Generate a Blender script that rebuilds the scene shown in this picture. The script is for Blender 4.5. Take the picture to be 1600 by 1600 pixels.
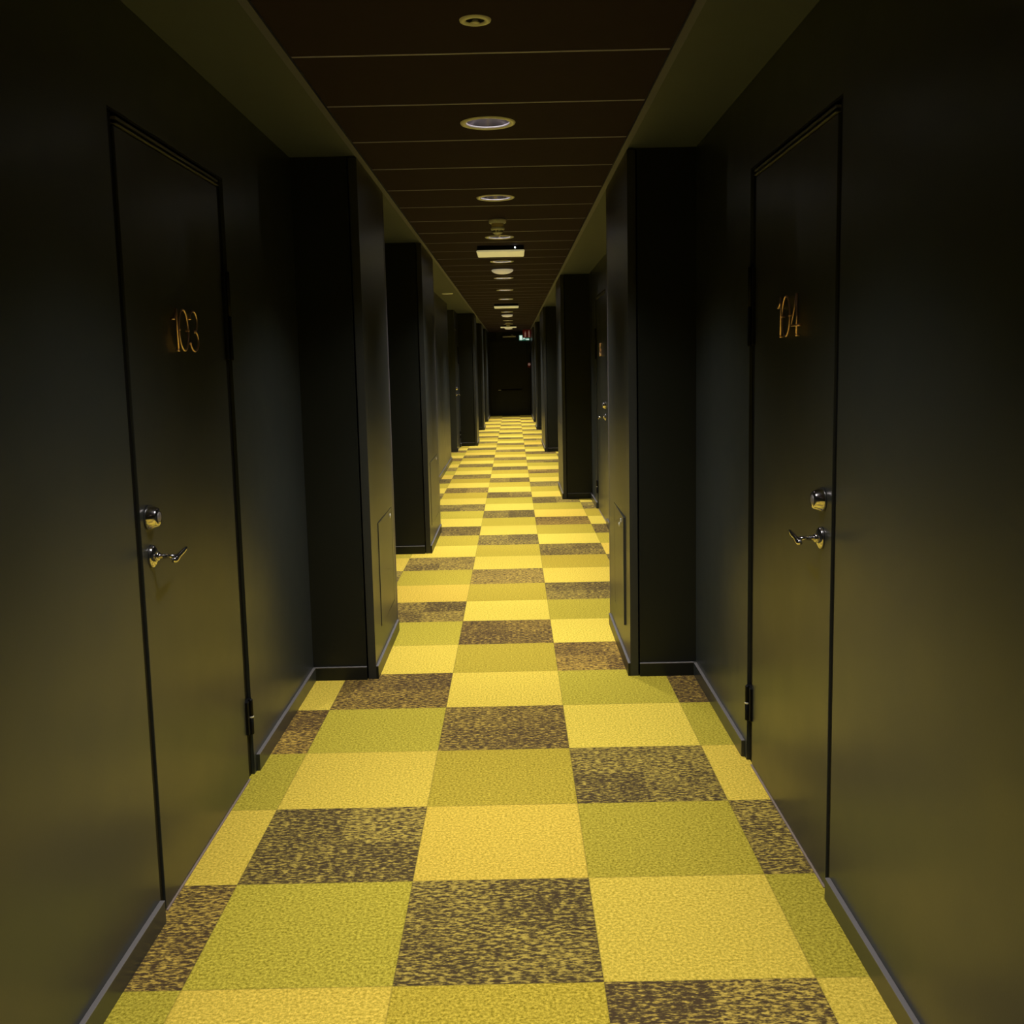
import bpy, bmesh, math, random
from mathutils import Matrix, Vector
random.seed(4)
for o in list(bpy.data.objects):
    bpy.data.objects.remove(o, do_unlink=True)
scene = bpy.context.scene
COL = scene.collection
PI = math.pi

# ------------------------------------------------------------------ camera
F_PX, CX, CY = 1612.99, 800.0, 774.19
CAM = Vector((0.31488, -2.77456, 1.45122))
PITCH, ROLL, YAW = 0.126057, -0.021906, 0.003153
def cam_rows():
    cy, sy = math.cos(YAW), math.sin(YAW)
    Rz = Matrix(((cy, sy, 0), (-sy, cy, 0), (0, 0, 1)))
    B = Matrix(((1, 0, 0), (0, 0, -1), (0, 1, 0)))
    cp, sp = math.cos(PITCH), math.sin(PITCH)
    Rx = Matrix(((1, 0, 0), (0, cp, -sp), (0, sp, cp)))
    cr, sr = math.cos(ROLL), math.sin(ROLL)
    Rr = Matrix(((cr, -sr, 0), (sr, cr, 0), (0, 0, 1)))
    return Rr @ Rx @ B @ Rz
R_ = cam_rows()
cd = bpy.data.cameras.new('camera'); cam = bpy.data.objects.new('camera', cd); COL.objects.link(cam)
cd.sensor_width = 36; cd.sensor_fit = 'HORIZONTAL'; cd.lens = 36 * F_PX / 1600
cd.shift_x = 0; cd.shift_y = (CY - 800) / 1600
cd.clip_start = 0.01; cd.clip_end = 100
m3 = Matrix((R_[0], -R_[1], -R_[2])).transposed()
cam.matrix_world = Matrix.Translation(CAM) @ m3.to_4x4()
scene.camera = cam

# ------------------------------------------------------------------ world, exposure
w = bpy.data.worlds.new('world'); scene.world = w; w.use_nodes = True
w.node_tree.nodes['Background'].inputs[0].default_value = (0, 0, 0, 1)
w.node_tree.nodes['Background'].inputs[1].default_value = 0
vs = scene.view_settings
vs.view_transform = 'Standard'; vs.look = 'None'; vs.gamma = 1; vs.use_curve_mapping = False
vs.exposure = 0.0
LAMP_COL = (1.0, 0.97, 0.93)
# each corridor downlight: narrow main beam, wide soft beam, faint glow of the open lamp (watts, cone, blend)
LAMP_BEAMS = ((112.0, math.radians(78), 1.0), (71.0, math.radians(110), 1.0), (0.07, math.radians(176), 0.05))
def lamp_gain(y):   # the lamps nearest the camera are the weakest of the row
    return 1.05 if y < 1 else 1.12 if y < 2 else 1.38 if y < 4 else 1.5

# ------------------------------------------------------------------ materials
def mat(name, col, rough=0.6, metal=0.0, noise=0.0, nscale=30, bump=0.0, bscale=200, emit=None, estr=0, spec=0.5, rvar=0.0, ior=1.5):
    m = bpy.data.materials.new(name); m.use_nodes = True
    nt = m.node_tree; N = nt.nodes; L = nt.links; b = N['Principled BSDF']
    b.inputs['Base Color'].default_value = (*col, 1)
    b.inputs['Roughness'].default_value = rough
    b.inputs['Metallic'].default_value = metal
    b.inputs['Specular IOR Level'].default_value = spec
    b.inputs['IOR'].default_value = ior
    tc = N.new('ShaderNodeTexCoord')
    nz = N.new('ShaderNodeTexNoise'); nz.inputs['Scale'].default_value = nscale; nz.inputs['Detail'].default_value = 4
    L.new(tc.outputs['Object'], nz.inputs['Vector'])
    if noise:
        mx = N.new('ShaderNodeMix'); mx.data_type = 'RGBA'
        mx.inputs[6].default_value = (*[c * (1 - noise) for c in col], 1)
        mx.inputs[7].default_value = (*[min(1, c * (1 + noise)) for c in col], 1)
        L.new(nz.outputs[0], mx.inputs[0]); L.new(mx.outputs[2], b.inputs['Base Color'])
    if rvar:
        mr = N.new('ShaderNodeMapRange')
        mr.inputs['To Min'].default_value = rough - rvar; mr.inputs['To Max'].default_value = rough + rvar
        L.new(nz.outputs[0], mr.inputs[0]); L.new(mr.outputs[0], b.inputs['Roughness'])
    if bump:
        n2 = N.new('ShaderNodeTexNoise'); n2.inputs['Scale'].default_value = bscale; n2.inputs['Detail'].default_value = 3
        L.new(tc.outputs['Object'], n2.inputs['Vector'])
        bp = N.new('ShaderNodeBump'); bp.inputs['Strength'].default_value = bump; bp.inputs['Distance'].default_value = 0.002
        L.new(n2.outputs[0], bp.inputs['Height']); L.new(bp.outputs[0], b.inputs['Normal'])
    if emit:
        b.inputs['Emission Color'].default_value = (*emit, 1); b.inputs['Emission Strength'].default_value = estr
    return m
M = dict(
    wall=mat('black_wall_paint', (0.030, 0.035, 0.034), 0.34, noise=0.06, nscale=6, bump=0.05, bscale=260, spec=0.5, ior=1.55, rvar=0.05),
    door=mat('black_door_paint', (0.031, 0.034, 0.030), 0.34, noise=0.05, nscale=5, bump=0.03, bscale=180, spec=0.5, ior=1.55, rvar=0.05),
    core=mat('black_paint_shaded', (0.011, 0.013, 0.011), 0.38, noise=0.06, nscale=6, bump=0.05, bscale=260, spec=0.5, ior=1.36),  # darker copy of the wall paint, shade put into the colour
    pilaster=mat('black_pilaster_board', (0.032, 0.034, 0.030), 0.36, noise=0.08, nscale=9, bump=0.04, bscale=200, spec=0.5, ior=1.43),
    skirting=mat('grey_skirting_paint', (0.075, 0.066, 0.068), 0.45, noise=0.04, spec=0.45),
    void=mat('black_gap', (0.004, 0.004, 0.004), 0.8, spec=0.1),
    skirt_top=mat('grey_skirting_top', (0.15, 0.138, 0.135), 0.45, noise=0.05),  # top strip of the skirting, paler than its face
    headtrim=mat('grey_head_trim', (0.10, 0.10, 0.12), 0.5, noise=0.05),
    threshold=mat('pale_threshold_strip', (0.26, 0.20, 0.16), 0.5, noise=0.1),
    blackframe=mat('black_frame_paint', (0.005, 0.005, 0.005), 0.5, noise=0.1, spec=0.15),
    plug=mat('key_plug_steel', (0.34, 0.31, 0.30), 0.45, metal=0.5, noise=0.1, nscale=200),
    rubber=mat('black_steel', (0.006, 0.006, 0.006), 0.45, noise=0.1, spec=0.25),
    bead=mat('dark_steel_bead', (0.05, 0.05, 0.052), 0.3, metal=0.4, noise=0.05),
    panel=mat('brown_ceiling_panel', (0.034, 0.0235, 0.045), 0.8, noise=0.08, nscale=12, bump=0.06, bscale=400, spec=0.05),
    strip=mat('grey_joint_strip', (0.25, 0.24, 0.50), 0.5, noise=0.05),
    edge=mat('olive_edge_trim', (0.10, 0.108, 0.25), 0.5, noise=0.05),
    soffit=mat('dark_soffit_paint', (0.072, 0.088, 0.14), 0.6, noise=0.06, nscale=8, spec=0.3),
    white=mat('white_plastic', (0.88, 0.88, 0.94), 0.4, noise=0.03),
    glowdome=mat('white_dome_added_glow', (0.88, 0.88, 0.92), 0.4, noise=0.03, emit=(0.85, 0.72, 0.46), estr=0.28),  # white plastic dome, faint glow added to brighten it
    lampface=mat('lit_lamp_face', (0.88, 0.88, 0.92), 0.4, noise=0.03, emit=(0.9, 0.85, 0.70), estr=0.45),
    ring=mat('satin_white_ring', (0.88, 0.88, 0.94), 0.35, noise=0.03),
    reflector=mat('satin_reflector', (0.50, 0.46, 0.48), 0.22, metal=0.9, noise=0.05, nscale=60),
    tube=mat('lamp_glass', (0.7, 0.7, 0.68), 0.15, noise=0.02, emit=(1.0, 0.93, 0.96), estr=12),
    diffuser=mat('opal_diffuser', (0.85, 0.84, 0.78), 0.35, noise=0.02, nscale=8, emit=(0.9, 0.78, 0.36), estr=0.35),
    chrome=mat('polished_chrome', (0.78, 0.74, 0.76), 0.14, metal=1.0, noise=0.04, nscale=50),
    copper=mat('brushed_copper', (0.98, 0.64, 0.54), 0.30, metal=1.0, noise=0.08, nscale=80),
    keyhole=mat('pale_lock_steel', (0.8, 0.78, 0.70), 0.35, metal=0.3, noise=0.03),
    led=mat('white_led', (0.9, 0.9, 0.9), 0.3, noise=0.01, emit=(0.9, 1, 1), estr=6),
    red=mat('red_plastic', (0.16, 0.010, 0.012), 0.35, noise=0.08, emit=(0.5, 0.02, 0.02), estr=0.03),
    redp=mat('red_call_point', (0.25, 0.02, 0.03), 0.25, noise=0.08),
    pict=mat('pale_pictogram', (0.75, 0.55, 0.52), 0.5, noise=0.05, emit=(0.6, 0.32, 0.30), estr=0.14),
    green=mat('lit_green_sign', (0.02, 0.20, 0.12), 0.4, noise=0.05, emit=(0.10, 0.42, 0.28), estr=0.25),
    gpict=mat('lit_white_pictogram', (0.8, 0.9, 0.85), 0.4, noise=0.02, emit=(0.8, 1.0, 0.9), estr=0.75),
    amber=mat('amber_element', (0.6, 0.5, 0.3), 0.3, noise=0.05),
)

def carpet_material():
    m = bpy.data.materials.new('carpet_tiles'); m.use_nodes = True
    nt = m.node_tree; N = nt.nodes; L = nt.links; b = N['Principled BSDF']
    b.inputs['Roughness'].default_value = 0.95; b.inputs['Specular IOR Level'].default_value = 0.1
    at = N.new('ShaderNodeAttribute'); at.attribute_name = 'tile'
    sp = N.new('ShaderNodeSeparateColor'); L.new(at.outputs['Color'], sp.inputs[0])
    geo = N.new('ShaderNodeNewGeometry'); tc = N.new('ShaderNodeTexCoord')
    pos = tc.outputs['Object']
    def noise(scale, sx=1, sy=1, detail=3, rough=0.5, off=(0, 0, 0)):
        mp = N.new('ShaderNodeMapping'); mp.inputs['Scale'].default_value = (sx, sy, 1); mp.inputs['Location'].default_value = off
        L.new(pos, mp.inputs[0])
        n = N.new('ShaderNodeTexNoise'); n.inputs['Scale'].default_value = scale
        n.inputs['Detail'].default_value = detail; n.inputs['Roughness'].default_value = rough
        L.new(mp.outputs[0], n.inputs['Vector']); return n.outputs[0]
    def ramp(f, stops, interp='LINEAR'):
        r = N.new('ShaderNodeValToRGB'); r.color_ramp.interpolation = interp
        e = r.color_ramp.elements
        e[0].position, e[0].color = stops[0][0], (*stops[0][1], 1)
        e[1].position, e[1].color = stops[-1][0], (*stops[-1][1], 1)
        for p, c in stops[1:-1]:
            x = e.new(p); x.color = (*c, 1)
        L.new(f, r.inputs[0]); return r.outputs[0]
    def mth(op, a, b_=None, c=None):
        n = N.new('ShaderNodeMath'); n.operation = op
        for i, v in enumerate((a, b_, c)):
            if v is None: continue
            if hasattr(v, 'links'): L.new(v, n.inputs[i])
            else: n.inputs[i].default_value = v
        return n.outputs[0]
    def mix(f, a, b_, mode='MIX'):
        n = N.new('ShaderNodeMix'); n.data_type = 'RGBA'; n.blend_type = mode
        for i, v in ((0, f), (6, a), (7, b_)):
            if hasattr(v, 'links'): L.new(v, n.inputs[i])
            elif isinstance(v, tuple): n.inputs[i].default_value = (*v, 1)
            else: n.inputs[i].default_value = v
        return n.outputs[2]
    fine = noise(120, 1, 1, 3, 0.75)
    worm = noise(92, 0.50, 1.15, 2.5, 0.6)
    worm2 = noise(170, 0.6, 1.1, 2, 0.6, (3, 7, 0))
    broad = noise(9, 1, 1, 2, 0.5)
    # plain tiles: three colours by tone (blue channel), each with a fine speckle
    yellow = ramp(fine, [(0.34, (0.40, 0.298, 0.026)), (0.66, (0.91, 0.69, 0.105))])
    green = ramp(fine, [(0.34, (0.205, 0.170, 0.010)), (0.66, (0.68, 0.555, 0.066))])
    # dark tiles: brown squiggles over olive gold, denser or sparser in square blocks
    ck = N.new('ShaderNodeTexChecker'); ck.inputs['Scale'].default_value = 4
    mp = N.new('ShaderNodeMapping'); mp.inputs['Location'].default_value = (0.001, 0.001, 0.13); L.new(pos, mp.inputs[0])
    sn = N.new('ShaderNodeVectorMath'); sn.operation = 'SNAP'; sn.inputs[1].default_value = (0.25, 0.25, 10)
    L.new(mp.outputs[0], sn.inputs[0])
    wn = N.new('ShaderNodeTexWhiteNoise'); L.new(sn.outputs[0], wn.inputs[0])
    shift = mth('MULTIPLY_ADD', wn.outputs[0], 0.06, -0.048)
    wsum = mth('ADD', mth('ADD', mth('MULTIPLY', worm, 0.7), mth('MULTIPLY', worm2, 0.3)), shift)
    wsum = mth('MULTIPLY_ADD', mth('SUBTRACT', broad, 0.5), 0.10, wsum)
    dark = ramp(wsum, [(0.42, (0.070, 0.047, 0.022)), (0.48, (0.14, 0.104, 0.032)), (0.53, (0.32, 0.23, 0.046)), (0.60, (0.56, 0.42, 0.080))])
    base = mix(mth('GREATER_THAN', sp.outputs[0], 0.25), dark, yellow)
    base = mix(mth('GREATER_THAN', sp.outputs[0], 0.75), base, green)
    # tone of each tile: green channel = brightness, blue = hue towards ochre
    tone = mth('MULTIPLY_ADD', sp.outputs[1], 0.9, 0.55)
    cc = N.new('ShaderNodeCombineColor')
    for i in range(3): L.new(tone, cc.inputs[i])
    base = mix(1.0, base, cc.outputs[0], 'MULTIPLY')
    base = mix(sp.outputs[2], base, mix(1.0, base, (1.02, 0.84, 0.80), 'MULTIPLY'))
    # seams
    sx = N.new('ShaderNodeSeparateXYZ'); L.new(pos, sx.inputs[0])
    def seam(o):
        f = mth('FRACT', mth('MULTIPLY', mth('ADD', o, 10.0), 2.0))
        return mth('MINIMUM', f, mth('SUBTRACT', 1.0, f))
    d = mth('MINIMUM', seam(sx.outputs[0]), seam(sx.outputs[1]))
    sm = mth('LESS_THAN', d, 0.0045)
    base = mix(mth('MULTIPLY', sm, 0.28), base, (0.08, 0.06, 0.02))
    # faint worn stain patches
    L.new(base, b.inputs['Base Color'])
    bp = N.new('ShaderNodeBump'); bp.inputs['Strength'].default_value = 0.5; bp.inputs['Distance'].default_value = 0.003
    L.new(fine, bp.inputs['Height']); L.new(bp.outputs[0], b.inputs['Normal'])
    return m
M['carpet'] = carpet_material()

# ------------------------------------------------------------------ mesh helpers
class MB:
    def __init__(s): s.bm = bmesh.new()
    def box(s, a, b, bev=0.0):
        x0, x1 = sorted((a[0], b[0])); y0, y1 = sorted((a[1], b[1])); z0, z1 = sorted((a[2], b[2]))
        t = bmesh.new()
        v = [t.verts.new(p) for p in ((x0,y0,z0),(x1,y0,z0),(x1,y1,z0),(x0,y1,z0),(x0,y0,z1),(x1,y0,z1),(x1,y1,z1),(x0,y1,z1))]
        for f in ((0,3,2,1),(4,5,6,7),(0,1,5,4),(1,2,6,5),(2,3,7,6),(3,0,4,7)): t.faces.new([v[i] for i in f])
        if bev: bmesh.ops.bevel(t, geom=t.edges[:], offset=bev, segments=2, affect='EDGES', profile=0.5)
        s._merge(t); return s
    def _merge(s, t, mtx=None):
        if mtx is not None: t.transform(mtx)
        me = bpy.data.meshes.new('tmp'); t.to_mesh(me); t.free(); s.bm.from_mesh(me); bpy.data.meshes.remove(me)
    def lathe(s, prof, n=40, mtx=None, closed=False):
        """prof: list of (r, h) around local Z"""
        t = bmesh.new(); rings = []
        for r, h in prof:
            rings.append([t.verts.new((r*math.cos(2*PI*i/n), r*math.sin(2*PI*i/n), h)) for i in range(n)] if r > 1e-6 else [t.verts.new((0,0,h))])
        prs = list(zip(rings, rings[1:])) + ([(rings[-1], rings[0])] if closed else [])
        for A, B in prs:
            for i in range(n):
                j = (i+1) % n
                if len(A) == 1 and len(B) == 1: continue
                if len(A) == 1: t.faces.new((A[0], B[i], B[j]))
                elif len(B) == 1: t.faces.new((A[i], B[0], A[j]))
                else: t.faces.new((A[i], A[j], B[j], B[i]))
        for f in t.faces: f.smooth = True
        bmesh.ops.recalc_face_normals(t, faces=t.faces[:])
        s._merge(t, mtx); return s
    def tube(s, pts, r, closed=False, n=10, flat=1.0):
        t = bmesh.new(); P = [Vector(p) for p in pts]; k = len(P); rings = []
        rr = r if isinstance(r, (list, tuple)) else [r]*k
        up = None
        for i in range(k):
            a = P[(i-1) % k] if closed or i > 0 else P[i]; b = P[(i+1) % k] if closed or i < k-1 else P[i]
            d = (b-a).normalized()
            if up is None:
                up = Vector((1, 0, 0)) if abs(d.x) < 0.9 else Vector((0, 0, 1))
            up = (up - d*up.dot(d)).normalized(); sd = d.cross(up)
            rings.append([t.verts.new(P[i] + (up*math.cos(2*PI*q/n) + sd*math.sin(2*PI*q/n))*rr[i]) for q in range(n)])
        for i in range(k if closed else k-1):
            A, B = rings[i], rings[(i+1) % k]
            if closed and i == k-1:
                o = min(range(n), key=lambda o: (A[0].co-B[o].co).length); B = B[o:]+B[:o]
            for q in range(n): t.faces.new((A[q], A[(q+1) % n], B[(q+1) % n], B[q]))
        if not closed: t.faces.new(rings[0][::-1]); t.faces.new(rings[-1])
        for f in t.faces: f.smooth = True
        bmesh.ops.recalc_face_normals(t, faces=t.faces[:])
        s._merge(t); return s
    def build(s, name, m, parent=None, loc=None):
        me = bpy.data.meshes.new(name); s.bm.to_mesh(me); s.bm.free(); me.materials.append(m)
        o = bpy.data.objects.new(name, me); COL.objects.link(o)
        if parent: o.parent = parent
        if loc: o.location = loc
        return o
def tag(o, label=None, cat=None, group=None, kind=None):
    if label: o['label'] = label
    if cat: o['category'] = cat
    if group: o['group'] = group
    if kind: o['kind'] = kind
    return o
def empty(name, loc=(0, 0, 0), rz=0.0):
    o = bpy.data.objects.new(name, None); COL.objects.link(o); o.location = loc; o.rotation_euler.z = rz
    o.empty_display_size = 0.1; return o

# ------------------------------------------------------------------ the setting
XL, XR = -0.650, 1.140          # side wall planes
PL, PR = -0.355, 0.835          # pilaster faces
ZC = 2.380                      # ceiling height
Y0, Y1 = -5.4, 27.0             # ends of the corridor

# floor: one mesh of half-metre tiles, each tile carrying its own colour tone
def build_floor():
    S = {-2: 2, -1: 0, 0: 2, 1: 1, 2: 0}
    fixed = {  # tones read off the nearest tiles: (brightness, hue)
        (0, 0): (0.46, 0.35), (0, 1): (0.45, 0.4), (0, 3): (0.52, 0.1), (0, 4): (0.45, 0.4), (0, -1): (0.40, 0.2),
        (-1, 1): (0.45, 0.15), (0, 6): (0.60, 0.0), (-1, 7): (0.45, 0.5), (0, 7): (0.5, 0.5), (1, 7): (0.42, 0.1), (1, 8): (0.5, 0.2), (1, 6): (0.5, 0.2), (-1, -1): (0.54, 0.0), (-2, 1): (0.42, 0.0), (-2, -2): (0.45, 0.0), (-1, 2): (0.50, 0.0), (-1, -2): (0.50, 0.2), (1, 0): (0.40, 0.1),
        (1, -1): (0.47, 0.1), (1, 2): (0.56, 0.0), (1, 3): (0.48, 0.0), (0, -2): (0.62, 0.45), (1, -2): (0.55, 0.2),
        (0, 2): (0.50, 0.35), (0, -1): (0.42, 0.0), (-1, 0): (0.40, 0.0), (1, 1): (0.40, 0.0), (2, -1): (0.38, 0.0),
        (0, 5): (0.48, 0.6), (-1, 4): (0.50, 0.1), (-1, 5): (0.52, 0.1), (1, 5): (0.6, 0.0), (2, 2): (0.42, 0.0)}
    bm = bmesh.new(); cl = bm.loops.layers.float_color.new('tile')
    rnd = random.Random(11)
    for iy in range(-11, 55):
        for ix in range(-6, 3):
            x0, x1 = ix*0.5, ix*0.5+0.5; y0, y1 = iy*0.5, iy*0.5+0.5
            if ix < -2 and not (12.5 <= y0 < 15): continue
            if ix < -2: x0, x1 = ix*0.5, ix*0.5+0.5
            x0 = max(x0, -0.78 if ix == -2 and not (12.5 <= y0 < 15) else x0); x1 = min(x1, 1.27)
            if x1 - x0 < 1e-4: continue
            t = (iy - S.get(ix, (ix*2) % 3)) % 3
            r = (0.0, 0.5, 1.0)[t]
            b, h = rnd.uniform(0.44, 0.60), rnd.random()**3*0.6
            if t == 2: b, h = rnd.uniform(0.46, 0.62), rnd.uniform(0.2, 0.7)
            if t == 0: b, h = rnd.uniform(0.38, 0.55), rnd.random()**2*0.8
            b, h = fixed.get((ix, iy), (b, h))
            f = bm.faces.new([bm.verts.new(p) for p in ((x0,y0,0),(x1,y0,0),(x1,y1,0),(x0,y1,0))])
            for l in f.loops: l[cl] = (r, b, h, 1)
    bmesh.ops.remove_doubles(bm, verts=bm.verts[:], dist=1e-4)
    me = bpy.data.meshes.new('floor'); bm.to_mesh(me); bm.free(); me.materials.append(M['carpet'])
    o = bpy.data.objects.new('floor', me); COL.objects.link(o)
    return tag(o, 'carpet tiles in yellow, olive green and mottled brown down the corridor', 'floor', kind='structure')
build_floor()

PASS0, PASS1 = 13.0, 14.72      # side passage opening in the left wall
D1 = (-0.190, 0.812)            # door 103 opening
D2 = (-0.140, 0.850)            # door 104 opening
D3 = (6.40, 7.49)               # next door on the right
D4 = (14.80, 15.74)             # door past the side passage
DT = 2.095                      # height of the openings
def wall(name, x, s, spans, doors, label):
    """x wall plane, s = outward direction (+1/-1)"""
    mb = MB(); T = 0.14
    for a, b in spans:
        cuts = [d for d in doors if a <= d[0] and d[1] <= b]; y = a
        for d in cuts:
            mb.box((x, y, 0), (x+s*T, d[0], 2.44)); mb.box((x, d[0], DT), (x+s*T, d[1], 2.44)); y = d[1]
        mb.box((x, y, 0), (x+s*T, b, 2.44))
    return tag(mb.build(name, M['wall']), label, 'wall', kind='structure')
wall('wall_left', XL, -1, [(Y0, PASS0), (PASS1, Y1)], [D1, D4], 'matte black corridor wall on the left side')
wall('wall_right', XR, 1, [(Y0, Y1)], [D2, D3], 'matte black corridor wall on the right side')
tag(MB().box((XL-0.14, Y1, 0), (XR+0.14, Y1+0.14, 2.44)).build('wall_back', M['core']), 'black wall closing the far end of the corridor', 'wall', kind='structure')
tag(MB().box((XL-0.14, Y0-0.14, 0), (XR+0.14, Y0, 2.44)).build('wall_front', M['wall']), 'black wall behind the camera', 'wall', kind='structure')
pw = MB(); pw.box((-3.0, PASS0-0.14, 0), (XL-0.14, PASS0, 2.44)); pw.box((-3.0, PASS1, 0), (XL-0.14, PASS1+0.14, 2.44)); pw.box((-3.14, PASS0-0.14, 0), (-3.0, PASS1+0.14, 2.44))
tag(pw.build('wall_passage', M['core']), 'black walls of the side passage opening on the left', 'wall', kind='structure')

# ceiling: 60 cm dark panels with joints, light strips in the joints, soffits at the sides
LIGHT_Y = [1.363 + 1.8*k for k in range(-3, 14)]
HOLE_R = 0.088
def build_ceiling():
    root = tag(empty('ceiling', (0, 0, ZC)), 'dark brown panel ceiling with thin pale joints between soffits', 'ceiling', kind='structure')
    bm = bmesh.new(); LX = 0.24
    xa, xb = -0.331, 0.811
    holes = [(y, HOLE_R) for y in LIGHT_Y]
    j = 0.463 - 0.6*10
    while j < Y1:
        y0, y1 = j+0.004, min(j+0.6-0.004, Y1)
        if y1 > Y0 and y1-y0 > 0.02:
            hs = [h for h in holes if y0 < h[0] < y1]
            t = bmesh.new()
            def quad(ax, ay, bx, by): t.faces.new([t.verts.new(p) for p in ((ax,ay,0),(ax,by,0),(bx,by,0),(bx,ay,0))])
            if hs:
                cy, r = hs[0]; q = 0.14
                quad(xa, y0, LX-q, y1); quad(LX+q, y0, xb, y1); quad(LX-q, y0, LX+q, cy-q); quad(LX-q, cy+q, LX+q, y1)
                n = 48; ci = []; so = []
                for i in range(n):
                    a = 2*PI*i/n; c, s_ = math.cos(a), math.sin(a); k = q/max(abs(c), abs(s_))
                    ci.append(t.verts.new((LX+r*c, cy+r*s_, 0))); so.append(t.verts.new((LX+k*c, cy+k*s_, 0)))
                for i in range(n):
                    k = (i+1) % n; t.faces.new((ci[i], ci[k], so[k], so[i]))
            else: quad(xa, y0, xb, y1)
            bmesh.ops.remove_doubles(t, verts=t.verts[:], dist=1e-5)
            bmesh.ops.recalc_face_normals(t, faces=t.faces[:])
            g = bmesh.ops.extrude_face_region(t, geom=t.faces[:])
            for v in g['geom']:
                if isinstance(v, bmesh.types.BMVert): v.co.z += 0.018
            bmesh.ops.recalc_face_normals(t, faces=t.faces[:])
            me = bpy.data.meshes.new('t'); t.to_mesh(me); t.free(); bm.from_mesh(me); bpy.data.meshes.remove(me)
        j += 0.6
    me = bpy.data.meshes.new('ceiling_panel'); bm.to_mesh(me); bm.free(); me.materials.append(M['panel'])
    o = bpy.data.objects.new('ceiling_panel', me); COL.objects.link(o); o.parent = root
    st = MB(); j = 0.463 - 0.6*9
    while j < Y1:
        if j > Y0: st.box((xa, j-0.0065, -0.0010), (xb, j+0.0065, 0.006))
        j += 0.6
    st.build('joint_strip', M['strip'], root)
    so = MB()
    so.box((XL-0.14, Y0, 0), (PL, Y1, 0.05)); so.box((PR, Y0, 0), (XR+0.14, Y1, 0.05)); so.box((-3.1, PASS0-0.14, 0), (XL-0.141, PASS1+0.14, 0.05))
    so.build('side_soffit', M['soffit'], root)
    MB().box((XL-0.14, Y0-0.14, 0.2), (XR+0.14, Y1+0.14, 0.25)).build('upper_slab', M['void'], root)
build_ceiling()
for n_, (xa, xb, sd) in enumerate(((PL-0.002, -0.330, 'left'), (0.810, PR+0.002, 'right')), 1):
    mb = MB(); mb.box((xa, Y0, ZC-0.006), (xb, Y1, ZC-0.001))
    xi = xb if sd == 'left' else xa
    mb.box((xi-0.002, Y0, ZC-0.012), (xi+0.002, Y1, ZC-0.001))
    tag(mb.build('trim_%d' % n_, M['edge']), 'thin metal edge trim along the %s side of the panel ceiling' % sd, 'trim', kind='structure')

# skirting boards along the side walls
SK_H, SK_T = 0.062, 0.013
def skirting(name, x, s, spans, label):
    mb = MB(); cp = MB()
    for a, b in spans:
        mb.box((x, a, 0), (x+s*SK_T, b, SK_H-0.003)); cp.box((x, a, SK_H-0.003), (x+s*(SK_T+0.0004), b, SK_H), 0.0008)
    o = tag(mb.build(name, M['wall']), label, 'baseboard', kind='structure')
    cp.build('skirting_top', M['skirt_top'], o)
LP = [(1.93, 2.885), (5.18, 6.35), (15.95, 17.05), (20.5, 21.6), (23.95, 26.985)]
RP = [(1.895, 2.93), (8.27, 9.42), (14.36, 16.5), (20.3, 21.4), (23.46, 26.985)]
skirting('baseboard_left', XL, 1, [(Y0, D1[0]-0.004), (D1[1]+0.030, LP[0][0]), (LP[0][1], LP[1][0]), (LP[1][1], PASS0), (PASS1, D4[0]), (D4[1], LP[2][0]), (LP[2][1], LP[3][0]), (LP[3][1], LP[4][0])], 'grey skirting board at the foot of the left wall')
skirting('baseboard_right', XR, -1, [(Y0, D2[0]-0.004), (D2[1]+0.030, RP[0][0]), (RP[0][1], D3[0]), (D3[1], RP[1][0]), (RP[1][1], RP[2][0]), (RP[2][1], RP[3][0]), (RP[3][1], RP[4][0])], 'grey skirting board at the foot of the right wall')

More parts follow.
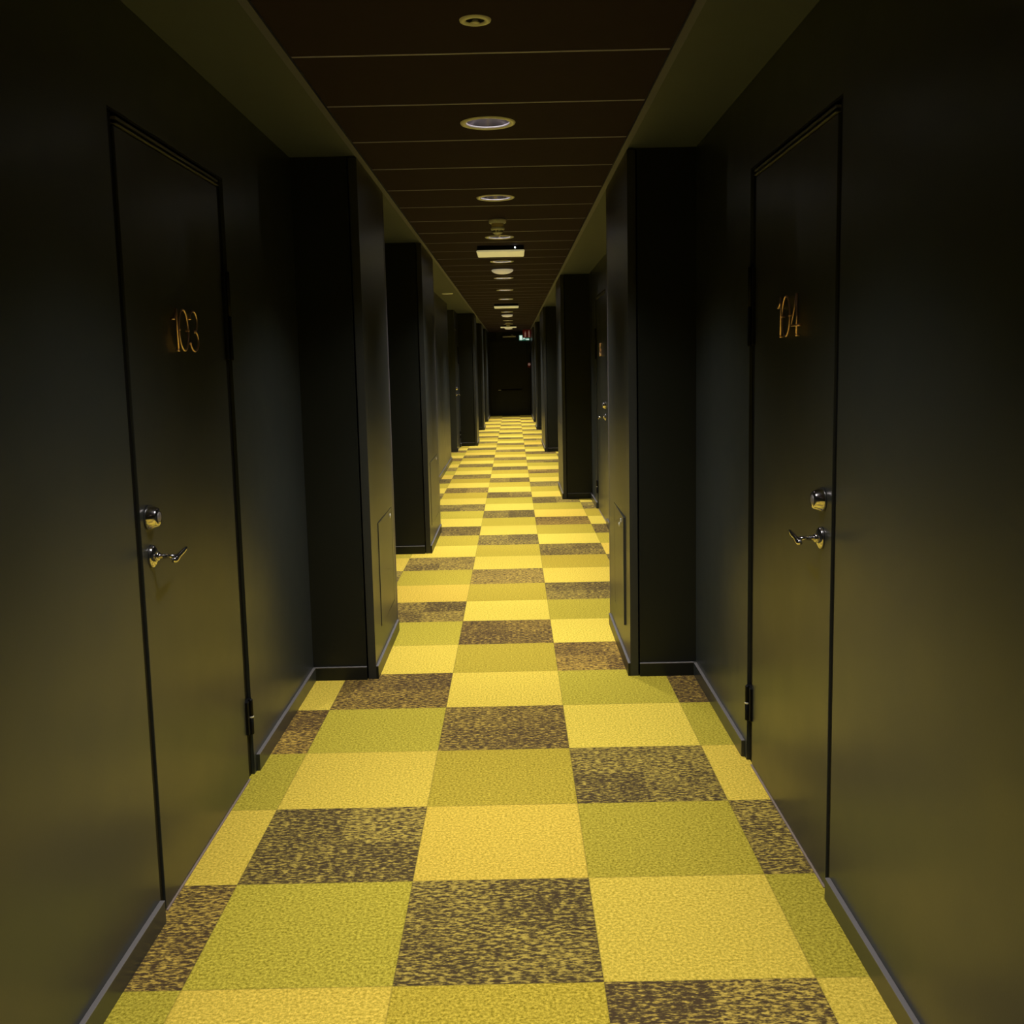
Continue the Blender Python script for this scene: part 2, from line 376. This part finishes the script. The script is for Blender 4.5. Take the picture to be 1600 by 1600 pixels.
# ------------------------------------------------------------------ pilasters
def pilaster(side, y0, y1, label, hatch=None, lock=None, ajar=0.0, pin=None):
    s = 1 if side == 'L' else -1                    # direction into the corridor
    xw, xf = (XL, PL) if s > 0 else (XR, PR)
    root = tag(empty('pillar', (xf - s*0.15, (y0+y1)/2, 0)), label, 'pillar', group='boxed-out pillars along the corridor walls', kind='thing')
    ox, oy = root.location.x, root.location.y
    X = lambda x: x-ox
    Y = lambda y: y-oy
    zt = ZC - 0.007
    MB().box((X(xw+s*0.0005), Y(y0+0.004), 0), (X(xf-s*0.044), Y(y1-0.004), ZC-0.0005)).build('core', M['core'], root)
    MB().box((X(xf-s*0.0438), Y(y0+0.030), 0), (X(xf-s*0.038), Y(y1-0.030), zt)).build('backing', M['void'], root)
    a, b = y0, y1-0.062
    fb = MB(); xo, xi = X(xf), X(xf-s*0.036)
    if hatch:
        h0, h1, z0, z1 = hatch
        fb.box((xi, Y(a), 0), (xo, Y(h0), zt)); fb.box((xi, Y(h1), 0), (xo, Y(b), zt))
        fb.box((xi, Y(h0), 0), (xo, Y(h1), z0)); fb.box((xi, Y(h0), z1), (xo, Y(h1), zt))
    else: fb.box((xi, Y(a), 0), (xo, Y(b), zt))
    fb.build('face_board', M['pilaster'], root)
    MB().box((xi, Y(y1-0.046), 0), (X(xf-s*0.001), Y(y1), zt), 0.002).build('edge_post', M['skirting'], root)
    sk = MB(); sk.box((X(xf), Y(y0), 0), (X(xf+s*0.011), Y(b), SK_H-0.003))
    sk.box((X(xw+s*0.001), Y(y0-0.012), 0), (X(xf-s*0.043), Y(y0+0.004), SK_H-0.003))
    sk = sk.build('skirting', M['core'], root)
    cp = MB(); cp.box((X(xf), Y(y0), SK_H-0.003), (X(xf+s*0.0114), Y(b), SK_H), 0.0008)
    cp.box((X(xw+s*0.001), Y(y0-0.0124), SK_H-0.003), (X(xf-s*0.043), Y(y0+0.004), SK_H), 0.0008)
    cp.build('skirting_top', M['skirt_top'], sk)
    if hatch:
        g = 0.004
        hb = MB().box((-0.018*1, -(h1-h0)+2*g, z0+g), (0, 0, z1-g), 0.001)
        if s < 0: hb = MB().box((0, -(h1-h0)+2*g, z0+g), (0.018, 0, z1-g), 0.001)
        ho = hb.build('access_hatch', M['pilaster'], root)
        ho.location = (xo, Y(h1)-g, 0); ho.rotation_euler.z = s*ajar
        if lock:
            ly, lz = lock
            mt = Matrix.Translation((0, ly-h1+g, lz)) @ Matrix.Rotation(s*PI/2, 4, 'Y')
            lk = MB().lathe([(0, 0.004), (0.006, 0.004), (0.0065, 0.003), (0.011, 0.003), (0.013, 0)], 24, mt).build('lock', M['keyhole'], ho)
        if pin:
            ly, lz = pin
            MB().box((-s*0.002, ly-h1-0.006, lz-0.012), (s*0.006, ly-h1+0.006, lz+0.008), 0.002).build('latch', M['keyhole'], ho)
    return root
pilaster('L', *LP[0], 'boxed-out black pillar on the left, nearest one, with a locked hatch', (2.17, 2.74, 0.19, 0.706), (2.665, 0.667), 0.006)
pilaster('L', *LP[1], 'boxed-out black pillar on the left, second from the camera', (5.36, 6.12, 0.19, 0.70), (6.03, 0.667), 0.004)
pilaster('L', *LP[2], 'black pillar on the left just past the side passage', (16.2, 16.8, 0.19, 0.70))
pilaster('L', *LP[3], 'black pillar on the left, second from the far end', (20.75, 21.4, 0.19, 0.70))
pilaster('L', *LP[4], 'black pillar on the left touching the far end wall', (24.2, 24.9, 0.19, 0.70))
pilaster('R', *RP[0], 'boxed-out black pillar on the right, nearest one, with a slightly open hatch', (2.08, 2.61, 0.19, 0.722), (2.30, 0.652), 0.018, (2.19, 0.692))
pilaster('R', *RP[1], 'black pillar on the right, second from the camera, past the second door', (8.45, 9.05, 0.19, 0.80))
pilaster('R', *RP[2], 'long black pillar on the right, third from the camera', (14.6, 15.3, 0.19, 0.70))
pilaster('R', *RP[3], 'black pillar on the right, second from the far end', (20.5, 21.1, 0.19, 0.70))
pilaster('R', *RP[4], 'black pillar on the right touching the far end wall', (23.7, 24.4, 0.19, 0.70))

# ------------------------------------------------------------------ doors
def arc(cx, cz, rx, rz, a0, a1, n=24):
    return [(cx+rx*math.cos(math.radians(a0+(a1-a0)*i/n)), cz+rz*math.sin(math.radians(a0+(a1-a0)*i/n))) for i in range(n+1)]
DIG = {  # outline wire digits; u in reading direction, v up; height 0.118
    '0': ([(0.042+0.042*math.cos(a*PI/20), 0.059+0.059*math.sin(a*PI/20)) for a in range(40)], True, 0.084),
    '1': ([(0.0, 0.088), (0.010, 0.091), (0.022, 0.103), (0.027, 0.118), (0.0285, 0.116), (0.029, 0.10), (0.029, 0.0)], False, 0.030),
    '3': (arc(0.038, 0.086, 0.036, 0.032, 165, -78) + arc(0.038, 0.030, 0.040, 0.031, 80, -165), False, 0.080),
    '6': (arc(0.046, 0.076, 0.040, 0.042, 60, 180, 14) + arc(0.040, 0.034, 0.037, 0.034, 170, 520, 30), False, 0.080),
    '4': ([(0.060, 0.0), (0.060, 0.118), (0.058, 0.118), (0.003, 0.032), (0.005, 0.028), (0.078, 0.028)], False, 0.080),
}
def door(name, side, d, label, number=None, num_y=0, num_z=1.513, detail=True, hinge2=(1.49, 1.78)):
    s = 1 if side == 'L' else -1
    xw = XL if s > 0 else XR
    a, b = d
    root = tag(empty(name, (xw, (a+b)/2, 0)), label, 'door', kind='structure')
    X = lambda v: v                                  # x relative to wall plane
    Y = lambda v: v-(a+b)/2
    # black steel frame lining the opening, leaf set back a few millimetres
    MB().box((-s*0.13, Y(a), 0), (-s*0.050, Y(b), DT)).build('gap_backing', M['void'], root)
    f = MB(); G = 0.055
    f.box((-s*0.050, Y(a), 0), (-s*0.012, Y(a)+G-0.004, DT)); f.box((-s*0.050, Y(b)-G+0.004, 0), (-s*0.012, Y(b), DT))
    f.box((-s*0.050, Y(a), DT-0.006), (-s*0.002, Y(b), DT))
    f.build('frame', M['blackframe'], root)
    MB().box((-s*0.013, Y(a)+0.020, 0.0), (-s*0.009, Y(a)+0.0235, 2.05), 0.001).build('seal_bead', M['bead'], root)
    hd = MB(); hd.box((-s*0.044, Y(a)+G, 2.074), (-s*0.0, Y(b)-G, 2.080)); hd.box((-s*0.044, Y(a)+G, 2.062), (s*0.001, Y(b)-G, 2.0645))
    hd.build('head_rebate', M['headtrim'], root)
    leaf = MB().box((-s*0.049, Y(a)+G, 0.006), (-s*0.006, Y(b)-G, 2.058), 0.0015).build('door_leaf', M['door'], root)
    MB().box((-s*0.008, Y(a)+G, 0.0), (-s*0.0015, Y(b)-G, 0.0035)).build('threshold', M['threshold'], root)
    hy = Y(b)-0.030
    for z0, z1 in ((0.165, 0.285), hinge2):
        h = MB(); mid = (z0+z1)/2
        h.box((-s*0.02, hy-0.030, z0), (s*0.003, hy+0.029, z1), 0.002)
        h.lathe([(0, z0-0.004), (0.007, z0-0.004), (0.008, z0), (0.008, mid-0.002), (0.006, mid-0.001), (0.006, mid+0.001), (0.008, mid+0.002), (0.008, z1), (0.007, z1+0.004), (0, z1+0.004)], 16, Matrix.Translation((s*0.006, hy, 0)))
        hg = h.build('hinge', M['blackframe'], root)
        if detail and z0 < 1:
            k = MB().lathe([(0.0085, mid-0.003), (0.0095, mid-0.002), (0.0095, mid+0.002), (0.0085, mid+0.003)], 16, Matrix.Translation((s*0.006, hy, 0)))
            k.build('hinge_washer', M['keyhole'], hg)
    # cylinder lock, tapered
    out = Matrix.Rotation(s*PI/2, 4, 'Y')
    ky = Y(a)+0.112 if side == 'L' else Y(a)+0.128
    lo = MB().lathe([(0.0, 0.026), (0.020, 0.026), (0.0235, 0.0245), (0.0255, 0.021), (0.033, 0.002), (0.033, -0.004), (0, -0.004)], 40, Matrix.Translation((-s*0.002, ky, 1.072)) @ out).build('cylinder_lock', M['chrome'], root)
    MB().lathe([(0, 0.0275), (0.013, 0.0275), (0.014, 0.0265), (0.014, 0.025)], 24, Matrix.Translation((-s*0.002, ky, 1.072)) @ out).build('key_plug', M['plug'], lo)
    # lever handle: oval rose with collar, neck, flat blade bent towards the hinge side
    hy0, hz = Y(a)+0.119, 0.966
    if side == 'R': hy0 = Y(a)+0.135
    ro = MB().lathe([(0, 0.011), (0.012, 0.011), (0.020, 0.008), (0.026, 0.004), (0.028, -0.004), (0, -0.004)], 40,
                    Matrix.Translation((-s*0.002, hy0, hz)) @ out @ Matrix.Diagonal((1.12, 1.0, 1, 1)))
    ro.lathe([(0.010, 0.0), (0.013, 0.014), (0.010, 0.018), (0, 0.018)], 24, Matrix.Translation((-s*0.002, hy0, hz)) @ out)
    hd_ = ro.build('handle_rose', M['chrome'], root)
    lv = MB()
    lv.tube([(s*0.010, hy0, hz), (s*0.042, hy0, hz), (s*0.051, hy0+0.003, hz-0.002), (s*0.056, hy0+0.012, hz-0.006)], [0.0075, 0.0062, 0.0075, 0.007], n=14)
    t = bmesh.new(); secs = []
    for q, (dy, dz, hh, tt) in enumerate(((-0.012, -0.010, 0.006, 0.006), (0.006, -0.010, 0.010, 0.008), (0.03, -0.007, 0.010, 0.006), (0.07, -0.002, 0.009, 0.005), (0.092, 0.002, 0.008, 0.004), (0.104, 0.004, 0.004, 0.002))):
        c = Vector((s*0.056, hy0+dy, hz+dz)); n = 12
        secs.append([t.verts.new(c+Vector((tt*math.cos(2*PI*i/n), 0, hh*math.sin(2*PI*i/n)))) for i in range(n)])
    for A, B in zip(secs, secs[1:]):
        for i in range(12): t.faces.new((A[i], A[(i+1) % 12], B[(i+1) % 12], B[i]))
    t.faces.new(secs[0]); t.faces.new(secs[-1][::-1])
    for fc in t.faces: fc.smooth = True
    bmesh.ops.recalc_face_normals(t, faces=t.faces[:]); lv._merge(t)
    lv.build('lever', M['chrome'], hd_)
    if number:
        u0 = 0.0
        for ch in number:
            pts, closed, wd = DIG[ch]
            r = 0.0031; off = s*0.0065
            P = [(off, s*(u0+u), num_z+v) for u, v in pts]
            mb = MB(); mb.tube(P, r, closed, 10)
            idx = (0, len(pts)//2) if closed else (0, len(pts)-1)
            for i in idx:   # stand-off pins
                p = P[i]; mb.tube([(-s*0.002, p[1], p[2]), (s*0.010, p[1], p[2])], 0.0034, False, 8)
            dg = mb.build('number_digit', M['copper'], leaf); dg.location = (0, num_y-(a+b)/2, 0)
            dg['label'] = 'copper wire digit ' + ch
            u0 += wd + 0.016
    return root
door('door_1', 'L', D1, 'black hotel room door on the left with copper number 103 and chrome lever', '103', 0.192)
door('door_2', 'R', D2, 'black hotel room door on the right with copper number 104 and chrome lever', '104', 0.435, 1.518, hinge2=(1.50, 1.76))
door('door_3', 'R', D3, 'black door on the right seen edge-on past the nearest right pillar', '106', 7.03, 1.515)
door('door_4', 'L', D4, 'black door on the left just beyond the side passage', None)

# far end door
def end_door():
    root = tag(empty('door_5', (0.24, Y1, 0)), 'black double-width fire door filling the far end wall', 'door', kind='structure')
    MB().box((-0.50, -0.030, 0.004), (0.50, -0.001, 2.10), 0.002).build('door_leaf', M['core'], root)
    f = MB(); f.box((-0.56, -0.045, 0), (-0.505, 0, 2.16)); f.box((0.505, -0.045, 0), (0.56, 0, 2.16)); f.box((-0.56, -0.045, 2.105), (0.56, 0, 2.16))
    f.build('frame', M['core'], root)
    pb = MB(); pb.tube([(-0.34, -0.075, 0.735), (0.34, -0.075, 0.735)], 0.014); pb.box((-0.36, -0.09, 0.70), (-0.33, -0.030, 0.77)); pb.box((0.33, -0.09, 0.70), (0.36, -0.030, 0.77))
    b = pb.build('push_bar', M['rubber'], root)
    MB().box((-0.345, -0.100, 0.722), (-0.262, -0.090, 0.745), 0.003).build('bar_plate', M['keyhole'], b)
    cl = MB(); cl.box((-0.19, -0.08, 2.225), (0.19, -0.002, 2.262), 0.004); cl.tube([(0.12, -0.05, 2.262), (0.10, -0.09, 2.285), (0.05, -0.05, 2.29)], 0.008)
    cl.build('door_closer', M['ring'], root)
end_door()

# ------------------------------------------------------------------ ceiling fixtures
def downlight(y, label):
    root = tag(empty('recessed_downlight', (0.24, y, ZC)), label, 'downlight', group='recessed downlights along the corridor ceiling')
    MB().lathe([(0.107, -0.0005), (0.105, -0.004), (0.097, -0.006), (0.086, -0.004), (0.083, 0.0), (0.083, 0.004), (0.086, 0.0)], 56).build('trim_ring', M['ring'], root)
    MB().lathe([(0.084, 0.001), (0.078, 0.030), (0.066, 0.070), (0.050, 0.110), (0.050, 0.125), (0, 0.125), ], 56).build('reflector', M['reflector'], root)
    t = MB(); t.tube([(-0.030, 0.020, 0.085), (0.042, 0.020, 0.085)], 0.006, n=10); t.tube([(-0.030, -0.018, 0.085), (0.042, -0.018, 0.085)], 0.006, n=10)
    t.build('lamp_tube', M['tube'], root)
    for pw_, an_, bl_ in LAMP_BEAMS:
        ld = bpy.data.lights.new('downlight_lamp', 'SPOT'); ld.energy = pw_*lamp_gain(y); ld.color = LAMP_COL
        ld.spot_size = an_; ld.spot_blend = bl_; ld.shadow_soft_size = 0.05 if an_ < 2.5 else 0.012
        lo = bpy.data.objects.new('lamp_light', ld); COL.objects.link(lo); lo.parent = root; lo.location = (0, 0, -0.014)
ordn = ['first', 'second', 'third', 'fourth', 'fifth', 'sixth', 'seventh', 'eighth', 'ninth', 'tenth', 'eleventh', 'twelfth', 'thirteenth', 'fourteenth']
special = {0: 'large round recessed downlight nearest the camera in the panel ceiling', 1: 'round recessed downlight between the nearest downlight and the smoke detector',
           2: 'round recessed downlight just beyond the nearest smoke detector', 3: 'round recessed downlight just beyond the nearest emergency light box',
           4: 'round recessed downlight just beyond the nearest white dome'}
for i, y in enumerate(LIGHT_Y):
    k = i-3
    if k < 0: lab = 'recessed downlight above and behind the camera, number %s from it' % ordn[-k-1]
    else: lab = special.get(k, '%s recessed downlight from the camera, far down the ceiling row' % ordn[min(k, 13)])
    downlight(y, lab)

def sprinkler():
    root = tag(empty('sprinkler_head', (0.234, 0.163, ZC)), 'small round recessed sprinkler disc with pale centre, nearest the top of the picture', 'sprinkler')
    MB().lathe([(0.0435, 0), (0.042, -0.004), (0.036, -0.006), (0.028, -0.005), (0.026, -0.001), (0.026, 0.0)], 40).build('escutcheon', M['ring'], root)
    MB().lathe([(0, -0.0006), (0.0265, -0.0006)], 40).build('recess', M['void'], root)
    MB().lathe([(0.008, 0), (0.008, -0.006), (0.014, -0.008), (0.013, -0.010), (0, -0.011)], 32).build('deflector', M['white'], root)
sprinkler()
def smoke(y, label):
    root = tag(empty('smoke_detector', (0.238, y, ZC)), label, 'smoke detector', group='smoke detectors on the corridor ceiling')
    MB().lathe([(0, 0), (0.055, 0), (0.0565, -0.003), (0.055, -0.022), (0.050, -0.025), (0, -0.025)], 44).build('base', M['white'], root)
    MB().lathe([(0, -0.025), (0.040, -0.025), (0.038, -0.058), (0, -0.058)], 40).build('neck', M['amber'], root)
    MB().lathe([(0.040, -0.050), (0.0445, -0.054), (0.044, -0.064), (0.036, -0.068), (0.034, -0.060)], 40).build('guard_ring', M['white'], root)
    r = MB()
    for i in range(8):
        a = 2*PI*i/8; r.box((0.030*math.cos(a)-0.002, 0.030*math.sin(a)-0.002, -0.084), (0.030*math.cos(a)+0.002, 0.030*math.sin(a)+0.002, -0.058))
    r.build('cage', M['rubber'], root)
    MB().lathe([(0, -0.080), (0.032, -0.080), (0.031, -0.085), (0.022, -0.091), (0, -0.094)], 40).build('sensor_cap', M['white'], root)
smoke(4.05, 'white round smoke detector hanging from the ceiling, nearest one')
smoke(20.6, 'small far smoke detector just in front of the farthest emergency light')
def emergency(y, label, dot=True):
    root = tag(empty('emergency_light', (0.24, y, ZC)), label, 'emergency light', group='emergency light boxes under the ceiling')
    w2, d2 = 0.189, 0.20
    MB().box((-w2+0.006, -d2+0.01, -0.036), (w2-0.006, d2-0.01, -0.0005), 0.003).build('housing', M['rubber'], root)
    MB().box((-w2, -d2, -0.050), (w2, d2, -0.034), 0.007).build('diffuser', M['diffuser'], root)
    if dot: MB().lathe([(0, 0.004), (0.005, 0.003), (0.006, 0)], 16, Matrix.Translation((0.115, -d2+0.01, -0.017)) @ Matrix.Rotation(PI/2, 4, 'X')).build('indicator', M['led'], root)
emergency(5.70, 'black flat emergency light box with pale glowing underside, nearest of the row')
emergency(13.5, 'flat emergency light box with pale underside, middle one of the row', False)
emergency(22.2, 'flat emergency light box with pale underside, farthest one', False)
def dome(y, label, R=0.107, h=0.052):  # dome fixture, no lamp inside; the shell's glow is added
    root = tag(empty('ceiling_dome', (0.237, y, ZC)), label, 'ceiling light', group='white dome fixtures under the corridor ceiling')
    MB().lathe([(0, 0), (0.092, 0), (0.090, -0.008), (0, -0.008)], 44).build('mounting_plate', M['rubber'], root)
    pr = [(0, -0.008), (R-0.004, -0.008), (R, -0.011)]
    for i in range(1, 13):
        a = PI/2*i/12; pr.append((R*math.cos(a), -0.011-(h-0.011)*math.sin(a)))
    pr[-1] = (0, -h)
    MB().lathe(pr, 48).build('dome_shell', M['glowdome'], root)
dome(7.50, 'white shallow dome fixture hanging from the ceiling, nearest of its kind')
dome(16.7, 'white shallow dome fixture on the ceiling past the middle emergency light')
dome(23.4, 'white shallow dome fixture on the ceiling beside the farthest emergency light')
def soffit_light():
    root = tag(empty('soffit_downlight', (-0.505, 10.78, ZC)), 'small round light set in the left soffit before the side passage', 'downlight')
    MB().lathe([(0.073, 0), (0.071, -0.006), (0.060, -0.009), (0.050, -0.007), (0.048, -0.001)], 40).build('trim_ring', M['white'], root)
    MB().lathe([(0, -0.001), (0.049, -0.001)], 40).build('lamp_face', M['lampface'], root)
soffit_light()

# ------------------------------------------------------------------ signs and alarm at the far end
def exit_sign():
    root = tag(empty('exit_sign', (0.66, 26.3, 2.185)), 'small green and white lit exit sign hanging near the far end', 'sign')
    MB().box((-0.145, -0.02, -0.075), (0.145, 0.02, 0.075), 0.004).build('sign_box', M['green'], root)
    p = MB(); y = -0.024
    def poly(pts):
        t = bmesh.new(); f = t.faces.new([t.verts.new((u, y, v)) for u, v in pts]); g = bmesh.ops.extrude_face_region(t, geom=[f])
        for v in g['geom']:
            if isinstance(v, bmesh.types.BMVert): v.co.y += 0.004
        bmesh.ops.recalc_face_normals(t, faces=t.faces[:]); p._merge(t)
    poly([(-0.13, -0.06), (-0.06, -0.06), (-0.06, 0.065), (-0.13, 0.065)][::-1])                 # doorway
    poly([(-0.05, -0.05), (-0.035, -0.055), (-0.005, -0.01), (0.02, -0.05), (0.035, -0.045), (0.01, 0.0), (0.0, 0.03), (-0.03, 0.03), (-0.05, 0.0), (-0.04, -0.01), (-0.02, 0.0)][::-1])
    p.lathe([(0, -0.002), (0.014, -0.002), (0.014, 0.002), (0, 0.002)], 16, Matrix.Translation((0.0, y+0.002, 0.048)) @ Matrix.Rotation(PI/2, 4, 'X'))
    poly([(0.05, -0.062), (0.135, -0.062), (0.135, -0.03), (0.05, -0.03)][::-1])
    p.build('pictogram', M['gpict'], root)
    for rx in (-0.1, 0.1): MB().tube([(rx, 0, 0.075), (rx, 0, ZC-2.185-0.001)], 0.004).build('hanging_rod', M['rubber'], root)
exit_sign()
def fire_sign():
    root = tag(empty('fire_equipment_sign', (0.735, 25.4, 2.27)), 'dark red fire equipment sign with two pale symbols at the far end right', 'sign')
    MB().box((-0.125, -0.012, -0.110), (0.095, 0.012, 0.109), 0.003).build('sign_plate', M['red'], root)
    p = MB()
    for cx, w_, z0, z1 in ((-0.055, 0.022, -0.085, 0.03), (0.045, 0.020, -0.095, 0.055)):
        p.box((cx-w_, -0.016, z0), (cx+w_, -0.012, z1), 0.003)
        p.box((cx-0.008, -0.016, z1), (cx+0.008, -0.012, z1+0.035))
    p.build('symbol', M['pict'], root)
    MB().box((0.095, -0.004, -0.02), (0.0995, 0.004, 0.02)).build('bracket', M['rubber'], root)
fire_sign()
def alarm():
    root = tag(empty('fire_alarm_button', (0.80, 26.955, 1.44)), 'dark red round fire alarm call point at right of the end wall', 'alarm')
    MB().box((-0.05, -0.004, -0.08), (0.033, 0.040, 0.06), 0.004).build('back_box', M['redp'], root)
    MB().lathe([(0, 0.032), (0.018, 0.029), (0.032, 0.018), (0.038, 0)], 32, Matrix.Translation((-0.005, -0.004, 0.01)) @ Matrix.Rotation(PI/2, 4, 'X')).build('button', M['pict'], root)
alarm()
